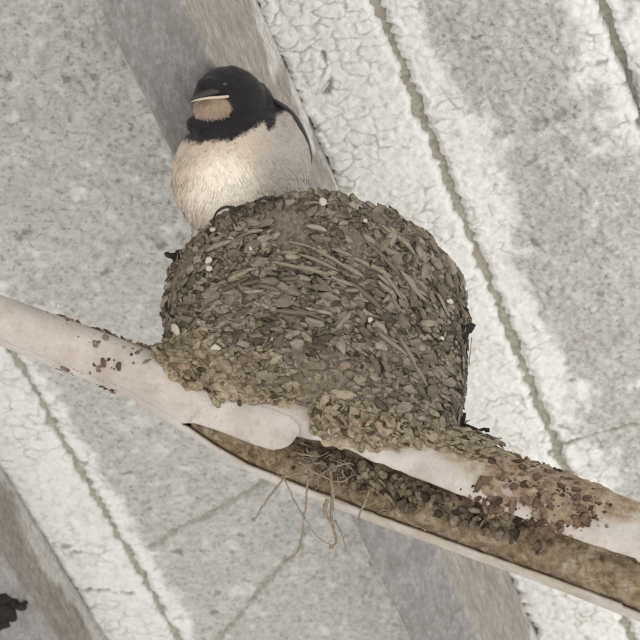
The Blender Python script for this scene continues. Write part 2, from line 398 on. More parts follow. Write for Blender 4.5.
def pipe_pt(x, phi, dr=0.):
    p, t, up, f = pipe_frame(x); r = pipe_R(x) + dr
    return p + (up * math.cos(phi) + f * math.sin(phi)) * r
def pipe_phi(x, y):
    """angle on the pipe's front at which photo row y is met"""
    c = (pipe_c(x) - y) * .938 / (pipe_R(x) * F / pipe_D(x)); return math.acos(max(-1, min(1, c)))
def slot(x):
    if x <= 640:
        lo = math.degrees(pipe_phi(x, np.interp(x, [196, 225, 280, 330, 400, 512, 569, 640], [430, 428, 435, 443, 471, 514, 537, 560])))
        hi = math.degrees(pipe_phi(x, np.interp(x, [196, 204, 230, 267, 330, 400, 494, 610, 640], [431, 434, 452, 473, 498, 525, 559, 601, 612])))
    else: lo, hi = 90.5, 151.
    j = 1.6 * (vnoise(np.array([x * .11]), np.array([.5]), 3)[0] - .5) * 2
    return lo + (j if x > 205 else 0), hi + (j * .7 if x > 205 else 0)
MP = mat_pipe()
p0 = W(320, pipe_c(320), pipe_D(320))
pipe = empty('split_pipe', p0, 'pale plastic pipe under the nest, split open lengthwise and dirty brown inside', 'pipe')
def build_pipe():
    xs = list(range(-400, 190, 6)) + list(range(190, 660, 3)) + list(range(660, 1001, 8)); n = 88; th = .0016
    rows = []; inner = []; dirt = []; rust = []
    for x in xs:
        lo, hi = slot(x) if x > 196 else (140, 140.05)
        ang = np.radians(np.linspace(hi, 360 + lo, n))
        p, t, up, f = pipe_frame(x); r = pipe_R(x) * (1 + .012 * (fbm(np.array([x * .02]), np.array([0.]), 4, 2)[0] - .5))
        for k, a in enumerate(ang):
            rows.append(tuple(p + (up * math.cos(a) + f * math.sin(a)) * r)); inner.append(0)
            d = math.degrees(a) % 360
            # ochre wash running down from the mud over the top and front
            reach = np.interp(x, [60, 110, 150, 250, 300, 320, 420, 470, 500, 560, 600, 640, 700], [5, 16, 36, 58, 58, 72, 62, 64, 74, 70, 62, 30, 10]); reach += 26 * (fbm(np.array([x * .05]), np.array([a]), 8, 3)[0] - .5)
            amt = (1 - sstep(np.array([min(d, 360 - d) if d < 200 else 360 - d]), reach - 14, reach + 6)[0]) if (x > 60 and x < 760) else 0
            if x > 640: amt *= .6
            lip = 0
            if 300 < x < 660 and 146 < d < 185: lip = .45 * sstep(fbm(np.array([x * .045]), np.array([a * 3]), 12, 3), .4, .62)
            dirt.append(max(amt * .85, float(lip))); rr_ = np.interp(x, [40, 60, 160, 175, 466, 482, 500, 560, 600, 660, 760], [0, 12, 26, 0, 0, 62, 78, 78, 66, 34, 10]); dd = d if d < 180 else 360 - d
            rust.append(float(1 - sstep(np.array([dd]), rr_ - 12, rr_ + 8)[0]) * (1 if x > 300 else .7) if rr_ > 0 else 0)
        for k, a in enumerate(ang[::-1]):
            rows.append(tuple(p + (up * math.cos(a) + f * math.sin(a)) * (r - th))); inner.append(1); dirt.append(0); rust.append(0)
    V = np.array(rows); m = 2 * n
    return mesh_np('pipe_wall', V, grid_faces(len(xs), m, True), MP, pipe, p0, True, attrs={'inner': np.array(inner) * np.where(np.repeat(xs, m) > 1612, .35, 1), 'dirt': dirt, 'rust': rust})
build_pipe()
# silt lying in the slot
def build_silt():
    xs = np.arange(206, 760, 2.); A = np.linspace(58, 170, 48); V = []
    for x in xs:
        p, t, up, f = pipe_frame(x); r = pipe_R(x) - .0018
        for a in A:
            q = fbm(np.array([x * .07]), np.array([a * .06]), 21, 4)[0]
            # floor of the pipe as seen through the slot: chord between the two slot edges, sunk
            depth = float(np.interp(a, [60, 80, 100, 130, 152, 170], [.28, .36, .34, .20, .04, .02])) * (.72 + .8 * (q - .3)) * min(1, (x - 200) / 60 + .2) * (1 if x < 700 else max(.05, (760 - x) / 60))
            rr = r * (1 - max(.03, depth)); V.append(tuple(p + (up * math.cos(R(a)) + f * math.sin(R(a))) * rr))
    m = M('brown_silt', .95, .1); n1 = m.noise(210, 5, .7); n2 = m.noise(60, 3, .6, seed=3)
    c = m.ramp(n1, [(.3, (.045, .032, .020)), (.46, (.175, .128, .078)), (.66, (.36, .29, .19))])
    c = m.mix(m.ramp(n2, [(.42, 0), (.6, .5)]), c, (.255, .20, .13)); c = m.mix(m.ramp(m.noise(85, 4, .65, seed=31), [(.54, 0), (.66, .75)]), c, (.43, .375, .29)); m.color(c).bump(m.math('ADD', n1, m.noise(700, 4, .6, seed=7)), .8, .002)
    return mesh_np('silt', np.array(V), grid_faces(len(xs), len(A)), m.m, pipe, p0)
build_silt()
# flap of pipe wall bent out over the start of the split
def build_flap():
    n, m = 34, 14; V = []
    for i in range(n):
        u = i / (n - 1); x = 206 + 103 * u
        yt = np.interp(x, [206, 213, 225, 245, 270, 295, 305, 309], [424, 411, 405, 403, 408, 419, 428, 438])
        yb = np.interp(x, [206, 225, 240, 270, 290, 302, 307, 309], [426, 432, 437, 448, 453, 450, 445, 440])
        for j in range(m):
            v = j / (m - 1); y = yt + (yb - yt) * v
            lift = .0003 + .0034 * v ** 1.6 * (.35 + .65 * u) + .0022 * u ** 6
            V.append(tuple(pipe_pt(x, pipe_phi(x, y), lift)))
    V = np.array(V); V2 = V + np.array(VV) * .0013
    return V, V2, n, m
fv, fv2, n_, m_ = build_flap()
ft = np.concatenate([fv, fv2]); fq = [grid_faces(n_, m_), grid_faces(n_, m_)[:, ::-1] + n_ * m_]
rim_i = [i * m_ for i in range(n_)] + [(n_ - 1) * m_ + j for j in range(1, m_)] + [i * m_ + m_ - 1 for i in range(n_ - 2, -1, -1)] + list(range(m_ - 2, 0, -1))
fq.append(np.array([(rim_i[k], rim_i[(k + 1) % len(rim_i)], rim_i[(k + 1) % len(rim_i)] + n_ * m_, rim_i[k] + n_ * m_) for k in range(len(rim_i))]))
mesh_np('pipe_flap', ft, np.concatenate(fq), MP, pipe, p0, True, attrs={'inner': np.zeros(len(ft)), 'dirt': np.zeros(len(ft)), 'rust': np.zeros(len(ft))})

# ------------------------------------------------------------------ lumps: low-poly mud pellets
def pellet_mesh(seed, flat=.4):
    r = np.random.default_rng(seed); n = 8; V = []
    ph = np.arange(n) / n * 2 * math.pi
    rad = 1 + .25 * (r.random(n) - .5) * 2; rad2 = rad * (.66 + .2 * r.random(n))
    for k in range(n): V.append((math.cos(ph[k]) * rad[k], math.sin(ph[k]) * rad[k], -.15 + .2 * (r.random() - .5)))
    for k in range(n): V.append((math.cos(ph[k] + .2) * rad2[k], math.sin(ph[k] + .2) * rad2[k], flat * (.55 + .9 * r.random())))
    for k in range(n): V.append((math.cos(ph[k]) * rad[k] * .7, math.sin(ph[k]) * rad[k] * .7, -flat * .9))
    V.append((.1 * r.standard_normal(), .1 * r.standard_normal(), flat * 1.1))
    Q = []; T = []
    for k in range(n):
        k2 = (k + 1) % n
        Q.append((k, k2, n + k2, n + k)); Q.append((k2, k, 2 * n + k, 2 * n + k2)); T.append((n + k, n + k2, 3 * n))
    T.append((2 * n + 2, 2 * n + 1, 2 * n)); T += [(2 * n + q + 1, 2 * n + q, 2 * n) for q in range(2, n - 1)]
    return np.array(V), np.array(Q), np.array(T)
PEL = [pellet_mesh(k, .28 + .25 * random.random()) for k in range(12)]
def frame(N, D):
    N = Vector(N).normalized(); D = Vector(D); D = (D - N * D.dot(N)).normalized(); return D, N.cross(D), N
def place(V, pos, N, D, sx, sy, sz):
    a, b, c = frame(N, D); Mx = np.array([tuple(a * sx), tuple(b * sy), tuple(c * sz)])
    return V @ Mx + np.array(tuple(pos))
_shared = {}
def shared_pellet(k, mat, name):
    if (k, mat.name) not in _shared:
        V, Q, T = PEL[k]; me = bpy.data.meshes.new(name); me.from_pydata([tuple(v) for v in V], [], [tuple(q) for q in Q] + [tuple(t) for t in T]); me.update()
        me.polygons.foreach_set('use_smooth', np.full(len(me.polygons), True)); me.materials.append(mat); _shared[(k, mat.name)] = me
    return _shared[(k, mat.name)]
def pellet_obj(name, mat, parent, pos, N, D, sx, sy, sz, k=None):
    me = shared_pellet(random.randrange(12) if k is None else k, mat, name)
    o = bpy.data.objects.new(name, me); COL.objects.link(o); o.parent = parent
    a, b, c = frame(N, D); L = Vector(pos) - parent.location
    m = Matrix(((a.x * sx, b.x * sy, c.x * sz, L.x), (a.y * sx, b.y * sy, c.y * sz, L.y), (a.z * sx, b.z * sy, c.z * sz, L.z), (0, 0, 0, 1)))
    o.matrix_basis = m; return o
def imdir(deg): return VX * math.cos(R(deg)) - VU * math.sin(R(deg))   # direction that falls to the right by deg
def to_px(p):
    q = Vector(p) - CAM; d = q.dot(VV); return 320 + F * q.dot(VX) / d, 320 - F * q.dot(VU) / d, d
exec_parts = True

# ------------------------------------------------------------------ the nest
SN = 1.5 / F
R0 = W(316, 283, 1.5)
nest = empty('swallow_nest', R0, 'grey brown cup nest of mud pellets and straw built on the split pipe', 'nest')
def nest_pt(th, s, dr=0.):
    c, sn = math.cos(th), math.sin(th)
    rim = Vector((1 + 142 * c, 119 * sn, 6 * math.sin(3 * th) - 8 * c)); base = Vector((-2 + 139 * c, 45 + 45 * sn, -125 - .30 * 146 * c))
    s2 = s
    p = rim.lerp(base, s2)
    bl = 9 * math.sin(math.pi * max(0, min(1, s)) ** .8)
    n = Vector((c, sn * .9, -.15)).normalized()
    lump = 5 * (fbm(np.array([th * 4.]), np.array([s * 4.]), 77, 3)[0] - .5) * 2
    return R0 + (p + n * (bl + lump + dr)) * SN
def nest_n(th, s):
    e = .02
    a = nest_pt(th + e, s) - nest_pt(th - e, s); b = nest_pt(th, s + e) - nest_pt(th, s - e)
    n = a.cross(b).normalized()
    o = nest_pt(th, s) - (R0 + Vector((0, 30, -60)) * SN)
    return n if n.dot(o) > 0 else -n
mat_cup = mat_plain('nest_mud', (.15, .125, .095), .95, .1, .6, 380, 1.0)
STOPS = [(0, (.10, .082, .061)), (.18, (.17, .143, .107)), (.5, (.235, .20, .153)), (.8, (.29, .25, .193)), (.95, (.34, .295, .232)), (1, (.29, .22, .15))]
OSTOPS = [(0, (.18, .14, .09)), (.35, (.29, .24, .16)), (.7, (.365, .305, .205)), (.9, (.43, .365, .26)), (1, (.42, .31, .215))]
mat_p = mat_pellet('mud_pellet', STOPS); mat_o = mat_pellet('ochre_mud', OSTOPS)
mat_ps = mat_pellet('mud_pellet_mixed', None, tint=True)
mat_w = mat_plain('pale_chip', (.52, .46, .375), .8, .2, .2); mat_k = mat_plain('dark_scrap', (.028, .022, .02), .85, .2, .4)
mat_straw = mat_plain('dry_straw', (.235, .20, .145), .8, .2, .35)
def build_cup():
    n, V = 150, []
    S_ = list(np.linspace(1.24, 0, 52))
    for s in S_:
        for k in range(n): V.append(tuple(nest_pt(2 * math.pi * k / n, s)))
    for q, dz in ((.96, 3), (.9, 2), (.84, -6), (.76, -30), (.6, -60), (.35, -76), (.02, -80)):
        for k in range(n):
            th = 2 * math.pi * k / n; p = nest_pt(th, 0) - R0
            V.append(tuple(R0 + Vector((p.x * q, p.y * q, p.z + dz * SN))))
    return mesh_np('cup', np.array(V), grid_faces(len(S_) + 7, n, True), mat_cup, nest, R0)
build_cup()
def streak(x): return max(-28, min(52, 8 + (x - 300) * .24))
cand = []
while len(cand) < 300:
    th = -math.pi / 2 + random.gauss(0, .95); s = 1.12 * random.random() ** .95
    if abs(th + math.pi / 2) > 1.62: continue
    p = nest_pt(th, s); x, y, d = to_px(p)
    mid = math.exp(-((x - 300) / 95) ** 2 - ((y - 285) / 50) ** 2)
    big = random.random()
    sx = (7.5 + 5 * random.random() + 8 * mid * random.random()); sy = (5.0 + 3.4 * random.random()) * (1 - .3 * mid)
    # keep pieces from piling up in one spot
    if any((x - a) ** 2 + (y - b) ** 2 < 84 for a, b in [(c[5], c[6]) for c in cand]) and random.random() < .93: continue
    cand.append((th, s, p, sx, sy, x, y))
for th, s, p, sx, sy, x, y in cand[:290]:
    N = nest_n(th, s) + Vector((random.gauss(0, .2), random.gauss(0, .2), random.gauss(-.1, .2)))
    a = streak(x) + random.gauss(0, 28)
    g3 = random.choice((.5, .62, .74, .8, .9, 1.05))
    low = y > float(np.interp(x, [165, 200, 250, 310, 350, 420, 470], [333, 332, 346, 366, 392, 424, 440])) + random.gauss(0, 5)
    pellet_obj('pellet', mat_o if low and random.random() < .85 else mat_p, nest, p + N.normalized() * (1.0 + 2.0 * random.random()) * SN, N, imdir(a), sx * 1.15 * g3 * SN, sy * .84 * g3 * SN, (2.6 + 2.4 * random.random()) * SN)
# the thousands of smaller crumbs between them
bag = Bag(); C0 = np.array([c for _, c in STOPS[:5]])
for q in range(3700):
    th = -math.pi / 2 + random.gauss(0, 1.0) if q < 3200 else random.uniform(-math.pi, math.pi); s = random.uniform(-.03, 1.2)
    p = nest_pt(th, max(0, s)); x, y, d = to_px(p)
    if q < 500:   # the rim itself
        s = random.uniform(-.05, .06); p = nest_pt(th, max(0, s), random.uniform(-14, 2))
    N = nest_n(th, max(.03, s)) + Vector((random.gauss(0, .4), random.gauss(0, .4), random.gauss(0, .4)))
    V, Q, T = PEL[q % 12]; r = random.uniform(1.5, 3.9)
    i = random.random() * 3.999; col = C0[int(i)] * (1 - i % 1) + C0[int(i) + 1] * (i % 1)
    col = col * (1 + .06 * np.array([random.gauss(0, 1)] * 3))
    if random.random() < .10: col = np.array((.06, .045, .035))
    if random.random() < .05: col = np.array((.30, .235, .15))
    if y > np.interp(x, [165, 200, 250, 310, 350, 420, 470], [333, 332, 346, 366, 392, 424, 440]) and random.random() < .8: col = np.array((.33, .28, .195))
    bag.add(place(V, p + N.normalized() * random.uniform(-1.2, 1.4) * SN, N, imdir(streak(x) + random.gauss(0, 35)), r * random.uniform(1, 2.0) * SN, r * SN, r * .75 * SN), Q, T, col)
for q in range(3000):
    th = -math.pi / 2 + random.gauss(0, .9); s = random.uniform(0, 1.15); p = nest_pt(th, s); x, y, d = to_px(p)
    N = nest_n(th, s) + Vector((random.gauss(0, .25), random.gauss(0, .25), random.gauss(0, .25)))
    V, Q, T = PEL[q % 12]; r = random.uniform(1.9, 3.9); i = random.random() * 3.999; col = (C0[int(i)] * (1 - i % 1) + C0[int(i) + 1] * (i % 1)) * random.uniform(.9, 1.12)
    if y > np.interp(x, [165, 200, 250, 310, 350, 420, 470], [333, 332, 346, 366, 392, 424, 440]) + random.gauss(0, 5): col = np.array(random.choice(((.33, .28, .195), (.27, .225, .15), (.38, .325, .235))))
    bag.add(place(V, p + N.normalized() * random.uniform(-.4, 2.4) * SN, N, imdir(streak(x) + random.gauss(0, 20)), r * random.uniform(1.4, 3.0) * SN, r * SN, r * .5 * SN), Q, T, col)
o = bag.build('crumbs', mat_ps, nest, R0); o['kind'] = 'stuff'
# flat straws worked into the wall
def ribbon(pts, wd, N):
    P = smooth_path(pts, 5); V = []; n = len(P)
    for k, p in enumerate(P):
        t = (P[min(k + 1, n - 1)] - P[max(k - 1, 0)]).normalized(); b = Vector(N).cross(t).normalized(); f = wd * (1 - .75 * abs(2 * k / (n - 1) - 1) ** 3)
        nn = Vector(N).normalized() * wd * .28
        V += [p - b * f, p + nn, p + b * f, p - nn]
    fs = grid_faces(n, 4, True); return np.array([tuple(v) for v in V]), np.concatenate([fs, [[0, 1, 2, 3], [4 * n - 1, 4 * n - 2, 4 * n - 3, 4 * n - 4]]])
for q in range(46):
    th = -math.pi / 2 + random.gauss(.02, .5); s = min(.95, max(.08, random.gauss(.42, .17)))
    p = nest_pt(th, s, 4); x, y, d = to_px(p)
    L = random.uniform(14, 42) / 150 * (1 if abs(th + 1.57) < .8 else .6); dv = math.tan(R(streak(x) + random.gauss(0, 9))) * .8
    N = nest_n(th, s); pts = []
    for k in (-1, -.4, .3, 1):
        pts.append(nest_pt(th + k * L * .5, min(1, max(0, s + k * L * .5 * dv)), 4.5 + 1.5 * random.random()))
    V, Q = ribbon(pts, random.uniform(1.3, 3.3) * SN, N)
    mesh_np('straw', V, Q, mat_straw if q % 3 == 0 else mat_p, nest, R0)
NG = [(*to_px(nest_pt(th, s_))[:2], th, s_) for th in np.linspace(-3.1, 0, 90) for s_ in np.linspace(0, 1, 40)]
def near_nest(x, y):
    b = min(NG, key=lambda g_: (g_[0] - x) ** 2 + (g_[1] - y) ** 2); return b[2], b[3]
for (x, y, sx, sy) in [(211, 262, 5.5, 4), (213, 272, 4, 3.5), (216, 233, 4.5, 2.5), (369, 322, 3, 2.5), (446, 302, 5, 3), (320, 206, 3.5, 4.5), (362, 222, 2.5, 2), (255, 252, 2.6, 1.6), (180, 330, 7, 8), (168, 342, 8, 5), (218, 351, 6, 4), (437, 342, 3, 2)]:
    th, s = near_nest(x, y); N = nest_n(th, s); p = nest_pt(th, s, 5.5)
    pellet_obj('pale_chip', mat_w, nest, p, N, imdir(random.uniform(-40, 70)), sx * SN, sy * SN, 2.5 * SN)
def scrap(x, y, D, pieces):
    b = Bag()
    for (dx, dy, sx, sy, a) in pieces:
        V, Q, T = PEL[random.randrange(12)]
        b.add(place(V, W(x + dx, y + dy, D + random.uniform(-.002, .002)), -VV + VX * random.gauss(0, .4) + VU * random.gauss(0, .4), imdir(a), sx * SN, sy * SN, 3 * SN), Q, T)
    return b
for (x, y, pcs) in [(464, 333, [(0, 0, 8, 6, -50), (5, -4, 7, 5, -30), (-2, 8, 5, 5, 60)]), (173, 256, [(0, 0, 7, 3.5, 5), (-6, -2, 3, 2.4, 30), (8, -4, 6, 3, -10), (4, 3, 5, 3, 0)]),
                    (478, 430, [(-8, -3, 9, 2, 20), (3, 0, 7, 1.7, -8), (9, 0, 3, 2.5, 50), (-14, -12, 2, 6, 8)]), (170, 305, [(0, 0, 6, 9, 10), (5, 8, 6, 5, 0)])]:
    th, s = near_nest(min(max(x, 170), 462), y); D = to_px(nest_pt(th, s))[2] - .002
    scrap(x, y, D, pcs).build('dark_scrap', mat_k, nest, R0)
# ochre mud running from the nest's foot down over the pipe
SK_X = [146, 158, 175, 190, 220, 250, 280, 304, 311, 316, 330, 350, 372, 395, 420, 445, 470, 500]
SK_Y = [352, 364, 382, 394, 405, 407, 409, 408, 414, 438, 448, 456, 456, 452, 447, 452, 460, 460]
def skirt_y(x): return float(np.interp(x, SK_X, SK_Y)) + 7 * (fbm(np.array([x * .09]), np.array([3.]), 15, 3)[0] - .5) * 2
def build_skirt():
    xs = np.arange(146, 500, 1.6); nr = 40; V = []
    for x in xs:
        ph = pipe_phi(x, skirt_y(x))
        for k in range(nr):
            v = k / (nr - 1); a = -.4 + (ph + .4) * v
            th_ = (.0006 + .0052 * (1 - v) ** .7 + .0035 * (fbm(np.array([x * .06]), np.array([a * 4]), 41, 4)[0] - .35)) * min(1, (1 - v) * 7 + .0) * np.interp(x, [146, 170, 440, 500], [.3, 1, .8, .2])
            V.append(tuple(pipe_pt(x, a, th_ - .0002)))
    return mesh_np('mud_skirt', np.array(V), grid_faces(len(xs), nr), mat_plain('ochre_mud_sheet', (.30, .245, .165), .95, .1, .55, 300, 1.0), nest, R0)
build_skirt()
bag = Bag(); C1 = np.array([c for _, c in OSTOPS])
k = 0
while k < 1150:
    x = random.uniform(152, 476); v = random.random(); ph = pipe_phi(x, skirt_y(x) - 3); a = -.2 + (ph + .2) * v
    p = pipe_pt(x, a, .0008 + .0045 * (1 - v) ** .7); px, py, _ = to_px(p); k += 1
    _, t, up, f = pipe_frame(x); N = up * math.cos(a) + f * math.sin(a) + Vector((random.gauss(0, .25), random.gauss(0, .25), random.gauss(0, .25)))
    r = random.uniform(2.0, 7.0) * (.5 if v > .85 else 1); V, Q, T = PEL[k % 12]
    i = random.random() * 3.999; col = C1[int(i)] * (1 - i % 1) + C1[int(i) + 1] * (i % 1)
    if random.random() < .12: col = np.array((.10, .075, .05))
    drip = 312 < x < 420
    D = imdir(80 + random.gauss(0, 20)) if drip and v > .4 else imdir(18 + random.gauss(0, 28))
    bag.add(place(V, p, N, D, r * random.uniform(1, 2.1) * SN, r * SN, r * random.uniform(.35, .6) * SN), Q, T, col)
o = bag.build('ochre_flakes', mat_ps, nest, R0); o['kind'] = 'stuff'

# ------------------------------------------------------------------ mud clods stuck to the pipe
RST = [(0, (.08, .054, .04)), (.3, (.18, .122, .085)), (.65, (.29, .205, .145)), (1, (.40, .31, .23))]
mat_r = mat_pellet('reddish_mud', RST)
def clods(name, label, spots, mat, xc):
    org = pipe_pt(xc, 1.0); e = empty(name, org, label, 'mud')
    for (x, y, r) in spots:
        x += random.gauss(0, 1); a = pipe_phi(x, y)
        if y < pipe_c(x) - pipe_R(x) * F / pipe_D(x) * 1.02: a = -.12
        _, t, up, f = pipe_frame(x); N = up * math.cos(a) + f * math.sin(a) + Vector((random.gauss(0, .3), random.gauss(0, .3), random.gauss(0, .3)))
        pellet_obj('clod', mat, e, pipe_pt(x, a, r * .22 * SN), N, imdir(random.uniform(0, 180)), r * random.uniform(.8, 1.5) * SN, r * random.uniform(.6, .95) * SN, r * random.uniform(.5, 1.1) * SN)
    b = Bag()
    for q in range(int(3.5 * len(spots))):
        x, y, r = random.choice(spots); x += random.gauss(0, 7); y += random.gauss(0, 4); r = random.uniform(.5, 1.9); a = pipe_phi(x, y)
        _, t, up, f = pipe_frame(x); V, Q, T = PEL[q % 12]; N = up * math.cos(a) + f * math.sin(a) + Vector((random.gauss(0, .3), random.gauss(0, .3), random.gauss(0, .3)))
        b.add(place(V, pipe_pt(x, a, r * .1 * SN), N, imdir(random.uniform(0, 180)), r * 1.3 * SN, r * SN, r * .8 * SN), Q, T, random.choice([c for _, c in RST]))
    o = b.build('mud_specks', mat_ps, e, tuple(org)); o['kind'] = 'stuff'
    return e
sp = []
def crust_low(x): return float(np.interp(x, [474, 480, 488, 500, 515, 525, 540, 560, 575, 590, 600], [18, 46, 58, 66, 60, 36, 58, 62, 50, 34, 10]))
for q in range(120):
    x = random.uniform(480, 590); yt = pipe_c(x) - pipe_R(x) * F / pipe_D(x)
    low = crust_low(x); v = random.random() ** (1.1 if x < 545 else .75)
    if x > 545 and v < .2 and random.random() < .6: continue
    sp.append((x, yt + low * v, random.uniform(2.0, 6.0)))
for x in range(470, 546, 5): sp.append((x, pipe_c(x) - pipe_R(x) * F / pipe_D(x) - 2, random.uniform(4, 6.5)))
patch = clods('mud_patch', 'reddish brown clods of dried mud smeared over the pipe, right of the nest', sp, mat_r, 530)
def build_crust():
    xs = np.arange(474, 600, 1.3); nr = 44; V = []
    for x in xs:
        yt = pipe_c(x) - pipe_R(x) * F / pipe_D(x) * .94; ph = pipe_phi(x, yt + crust_low(x) * .92 + 9 * (fbm(np.array([x * .12]), np.array([1.]), 9, 3)[0] - .5)); e = 1
        for k in range(nr):
            v = k / (nr - 1); a = -.3 + (ph + .3) * v
            th_ = (.0004 + .0036 * (fbm(np.array([x * .085]), np.array([a * 6]), 43, 4)[0] - .44)) * min(1, (1 - v) * 6) * e - .004 * (1 - float(sstep(np.array([min(x - 474, 600 - x) + 26 * (fbm(np.array([x * .1]), np.array([a * 9]), 47, 3)[0] - .5)]), 4, 16)[0]))
            V.append(tuple(pipe_pt(x, a, th_ - .0003)))
    m = M('reddish_crust', .95, .1); n1 = m.noise(330, 5, .7); n2 = m.noise(110, 3, .6, seed=6)
    c = m.ramp(n1, [(.3, (.11, .075, .05)), (.5, (.24, .17, .115)), (.72, (.38, .30, .215))]); c = m.mix(m.ramp(n2, [(.42, 0), (.62, .8)]), c, (.30, .24, .155)); m.color(c).bump(n1, .8, .0015)
    return mesh_np('crust', np.array(V), grid_faces(len(xs), nr), m.m, patch, patch.location)
build_crust()
sp = [(88, 324, 4), (97, 322, 5), (100, 337, 4), (98, 345, 5), (109, 365, 5), (107, 372, 4), (126, 369, 4), (118, 330, 3), (128, 336, 4), (136, 338, 5), (146, 344, 7), (143, 342, 6), (156, 352, 4), (150, 338, 4), (112, 328, 3),
      (74, 372, 3.5), (80, 374, 3), (112, 390, 3.6), (116, 392, 3.4), (122, 397, 3), (56, 313, 4), (62, 316, 3.5), (50, 310, 3), (68, 318, 3), (147, 362, 2.6), (132, 352, 2.4), (160, 346, 6), (104, 326, 3.2)]
clods('mud_crumbs', 'scattered dark crumbs of mud on the pale pipe, left of the nest', sp, mat_r, 110)

# ------------------------------------------------------------------ dry rootlets hanging out of the slot
mat_root = mat_plain('dry_rootlet', (.235, .185, .135), .8, .2, .4)
ro = W(330, 470, pipe_D(330) - .015)
roots = empty('dry_rootlets', ro, 'tangle of dry rootlets hanging from the open slot of the pipe', 'rootlets')
def root(pts, r, tipball=0):
    D = pipe_D(330) - .0205
    P = smooth_path([W(x + random.gauss(0, 1.2), y + random.gauss(0, 1.2), D - dz) for x, y, dz in pts], 6); n = len(P); r *= .74; P = [p + Vector((random.gauss(0, .3), random.gauss(0, .3), random.gauss(0, .3))) * SN for p in P]
    V, Q, T = tube(P, [r * SN * (1.1 - .45 * k / n) * (1 + .35 * (hsh(np.array([k]), np.array([int(pts[0][0])]), 2)[0] - .5)) for k in range(n)], 6)
    b = Bag(); b.add(V, Q, T)
    if tipball:
        v, q, t = PEL[3]; b.add(place(v, P[-1], -VV, imdir(30), tipball * SN, tipball * .8 * SN, tipball * SN), q, t)
    b.build('rootlet', mat_root, roots, ro)
root([(292, 468, 0), (284, 480, .004), (270, 498, .006), (253, 520, .008)], 1.7, 2.6)
root([(286, 480, .002), (296, 502, .004), (306, 520, .004), (318, 535, .004), (330, 546, .003)], .9)
root([(308, 470, 0), (307, 492, .004), (304, 518, .004), (298, 548, .003), (287, 562, .001)], 1.6)
root([(330, 470, 0), (333, 495, .005), (332, 520, .005), (336, 540, .006), (331, 546, .006)], 2.6, 3)
root([(334, 520, .005), (340, 535, .006), (346, 548, .004)], 1.2)
root([(328, 500, .006), (325, 512, .006), (331, 524, .006)], 3.0)
root([(372, 480, 0), (366, 500, .004), (360, 516, .005), (358, 530, .005)], 1.5)
root([(384, 478, 0), (392, 500, .004), (410, 520, .006), (424, 533, .006)], 1.1, 2)
root([(352, 470, 0), (350, 490, .002), (362, 505, .002), (384, 500, .003)], 1.0)
root([(300, 460, 0), (318, 478, .003), (340, 482, .003), (362, 470, 0)], 1.3)
for q in range(95):
    x = random.triangular(288, 480, 330); y = pipe_c(x) + random.uniform(2, 36)
    pts = [(x, y, -.004)]; a = random.uniform(0, 6.28)
    for k in range(3):
        a += random.gauss(0, .9); x += math.cos(a) * 11; y += math.sin(a) * 9; yc = pipe_c(x); y = min(max(y, yc + 4), yc + 44); pts.append((x, y, random.uniform(-.006, .004)))
    root(pts, random.uniform(.6, 1.3))
bag = Bag()
for q in range(330):
    x = random.triangular(288, 570, 350); y = pipe_c(x) + random.uniform(2, 30); V, Q, T = PEL[q % 12]; r = random.uniform(1.8, 5)
    col = random.choice([(.07, .052, .038), (.12, .092, .066), (.19, .15, .105), (.26, .21, .15), (.30, .25, .18)])
    bag.add(place(V, W(x, y, pipe_D(x) - .0175 + random.uniform(-.004, .004)), -VV + Vector((random.gauss(0, .6), random.gauss(0, .6), 0)), imdir(random.uniform(0, 180)), r * SN * random.uniform(1, 1.8), r * SN, r * SN * .7), Q, T, col)
o = bag.build('rootlet_debris', mat_ps, roots, ro); o['kind'] = 'stuff'
# black clump on the lower left joist
b = scrap(4, 606, 1.0, [])
cz = on_z(3, 606, H - JHA); cD = (cz - CAM).dot(VV)
b = Bag(); kk = cD / F
for (dx, dy, r, a) in [(-4, -4, 14, 0), (2, 6, 12, 30), (10, -2, 8, 20), (18, 0, 6, 10), (0, 16, 8, 70), (-6, 20, 9, 0), (-8, -14, 7, 40), (22, -3, 3, 0), (8, 9, 7, 50)]:
    V, Q, T = PEL[random.randrange(12)]; b.add(place(V, W(3 + dx, 606 + dy, cD - .006), -VV, imdir(a), r * kk, r * .8 * kk, r * .9 * kk), Q, T)
o = b.build('dark_clump', mat_k, None, tuple(cz)); tag(o, 'black ragged clump stuck to the joist in the lower left corner', 'clump')

# ------------------------------------------------------------------ the swallow
BD = 1.517; SB = BD / F
bo = W(245, 230, BD)
bird = empty('swallow', bo, 'young swallow with black head and cream belly sitting at the nest rim', 'bird')
def B(x, y, f=0.): return W(x, y, BD) - VV * (f * SB)
def from_B(P):
    q = np.asarray(P) - np.array(tuple(CAM)); f = (BD - q @ np.array(tuple(VV))) / SB
    d = q @ np.array(tuple(VV)); k = F / d
    # parallel read-out, good enough over a bird's depth
    return 320 + (q @ np.array(tuple(VX))) * F / BD, 320 - (q @ np.array(tuple(VU))) * F / BD, f
ELL = [(242, 176, -2, 66, 70, 54, 0), (226, 184, 16, 50, 58, 44, 0), (287, 158, -16, 24, 44, 34, -12), (276, 128, -20, 24, 26, 26, -30), (194, 172, -4, 22, 42, 32, 8),
       (236, 134, 2, 40, 26, 36, 0), (229, 101, 6, 36.5, 34.5, 36, 0), (246, 108, -10, 30, 30, 30, 0), (255, 175, -42, 48, 66, 40, 0), (250, 232, -26, 60, 58, 46, 0), (212, 114, 26, 19, 14, 17, 0), (207, 127, 18, 20, 13, 20, 10), (214, 92, 30, 17, 12, 12, 20)]
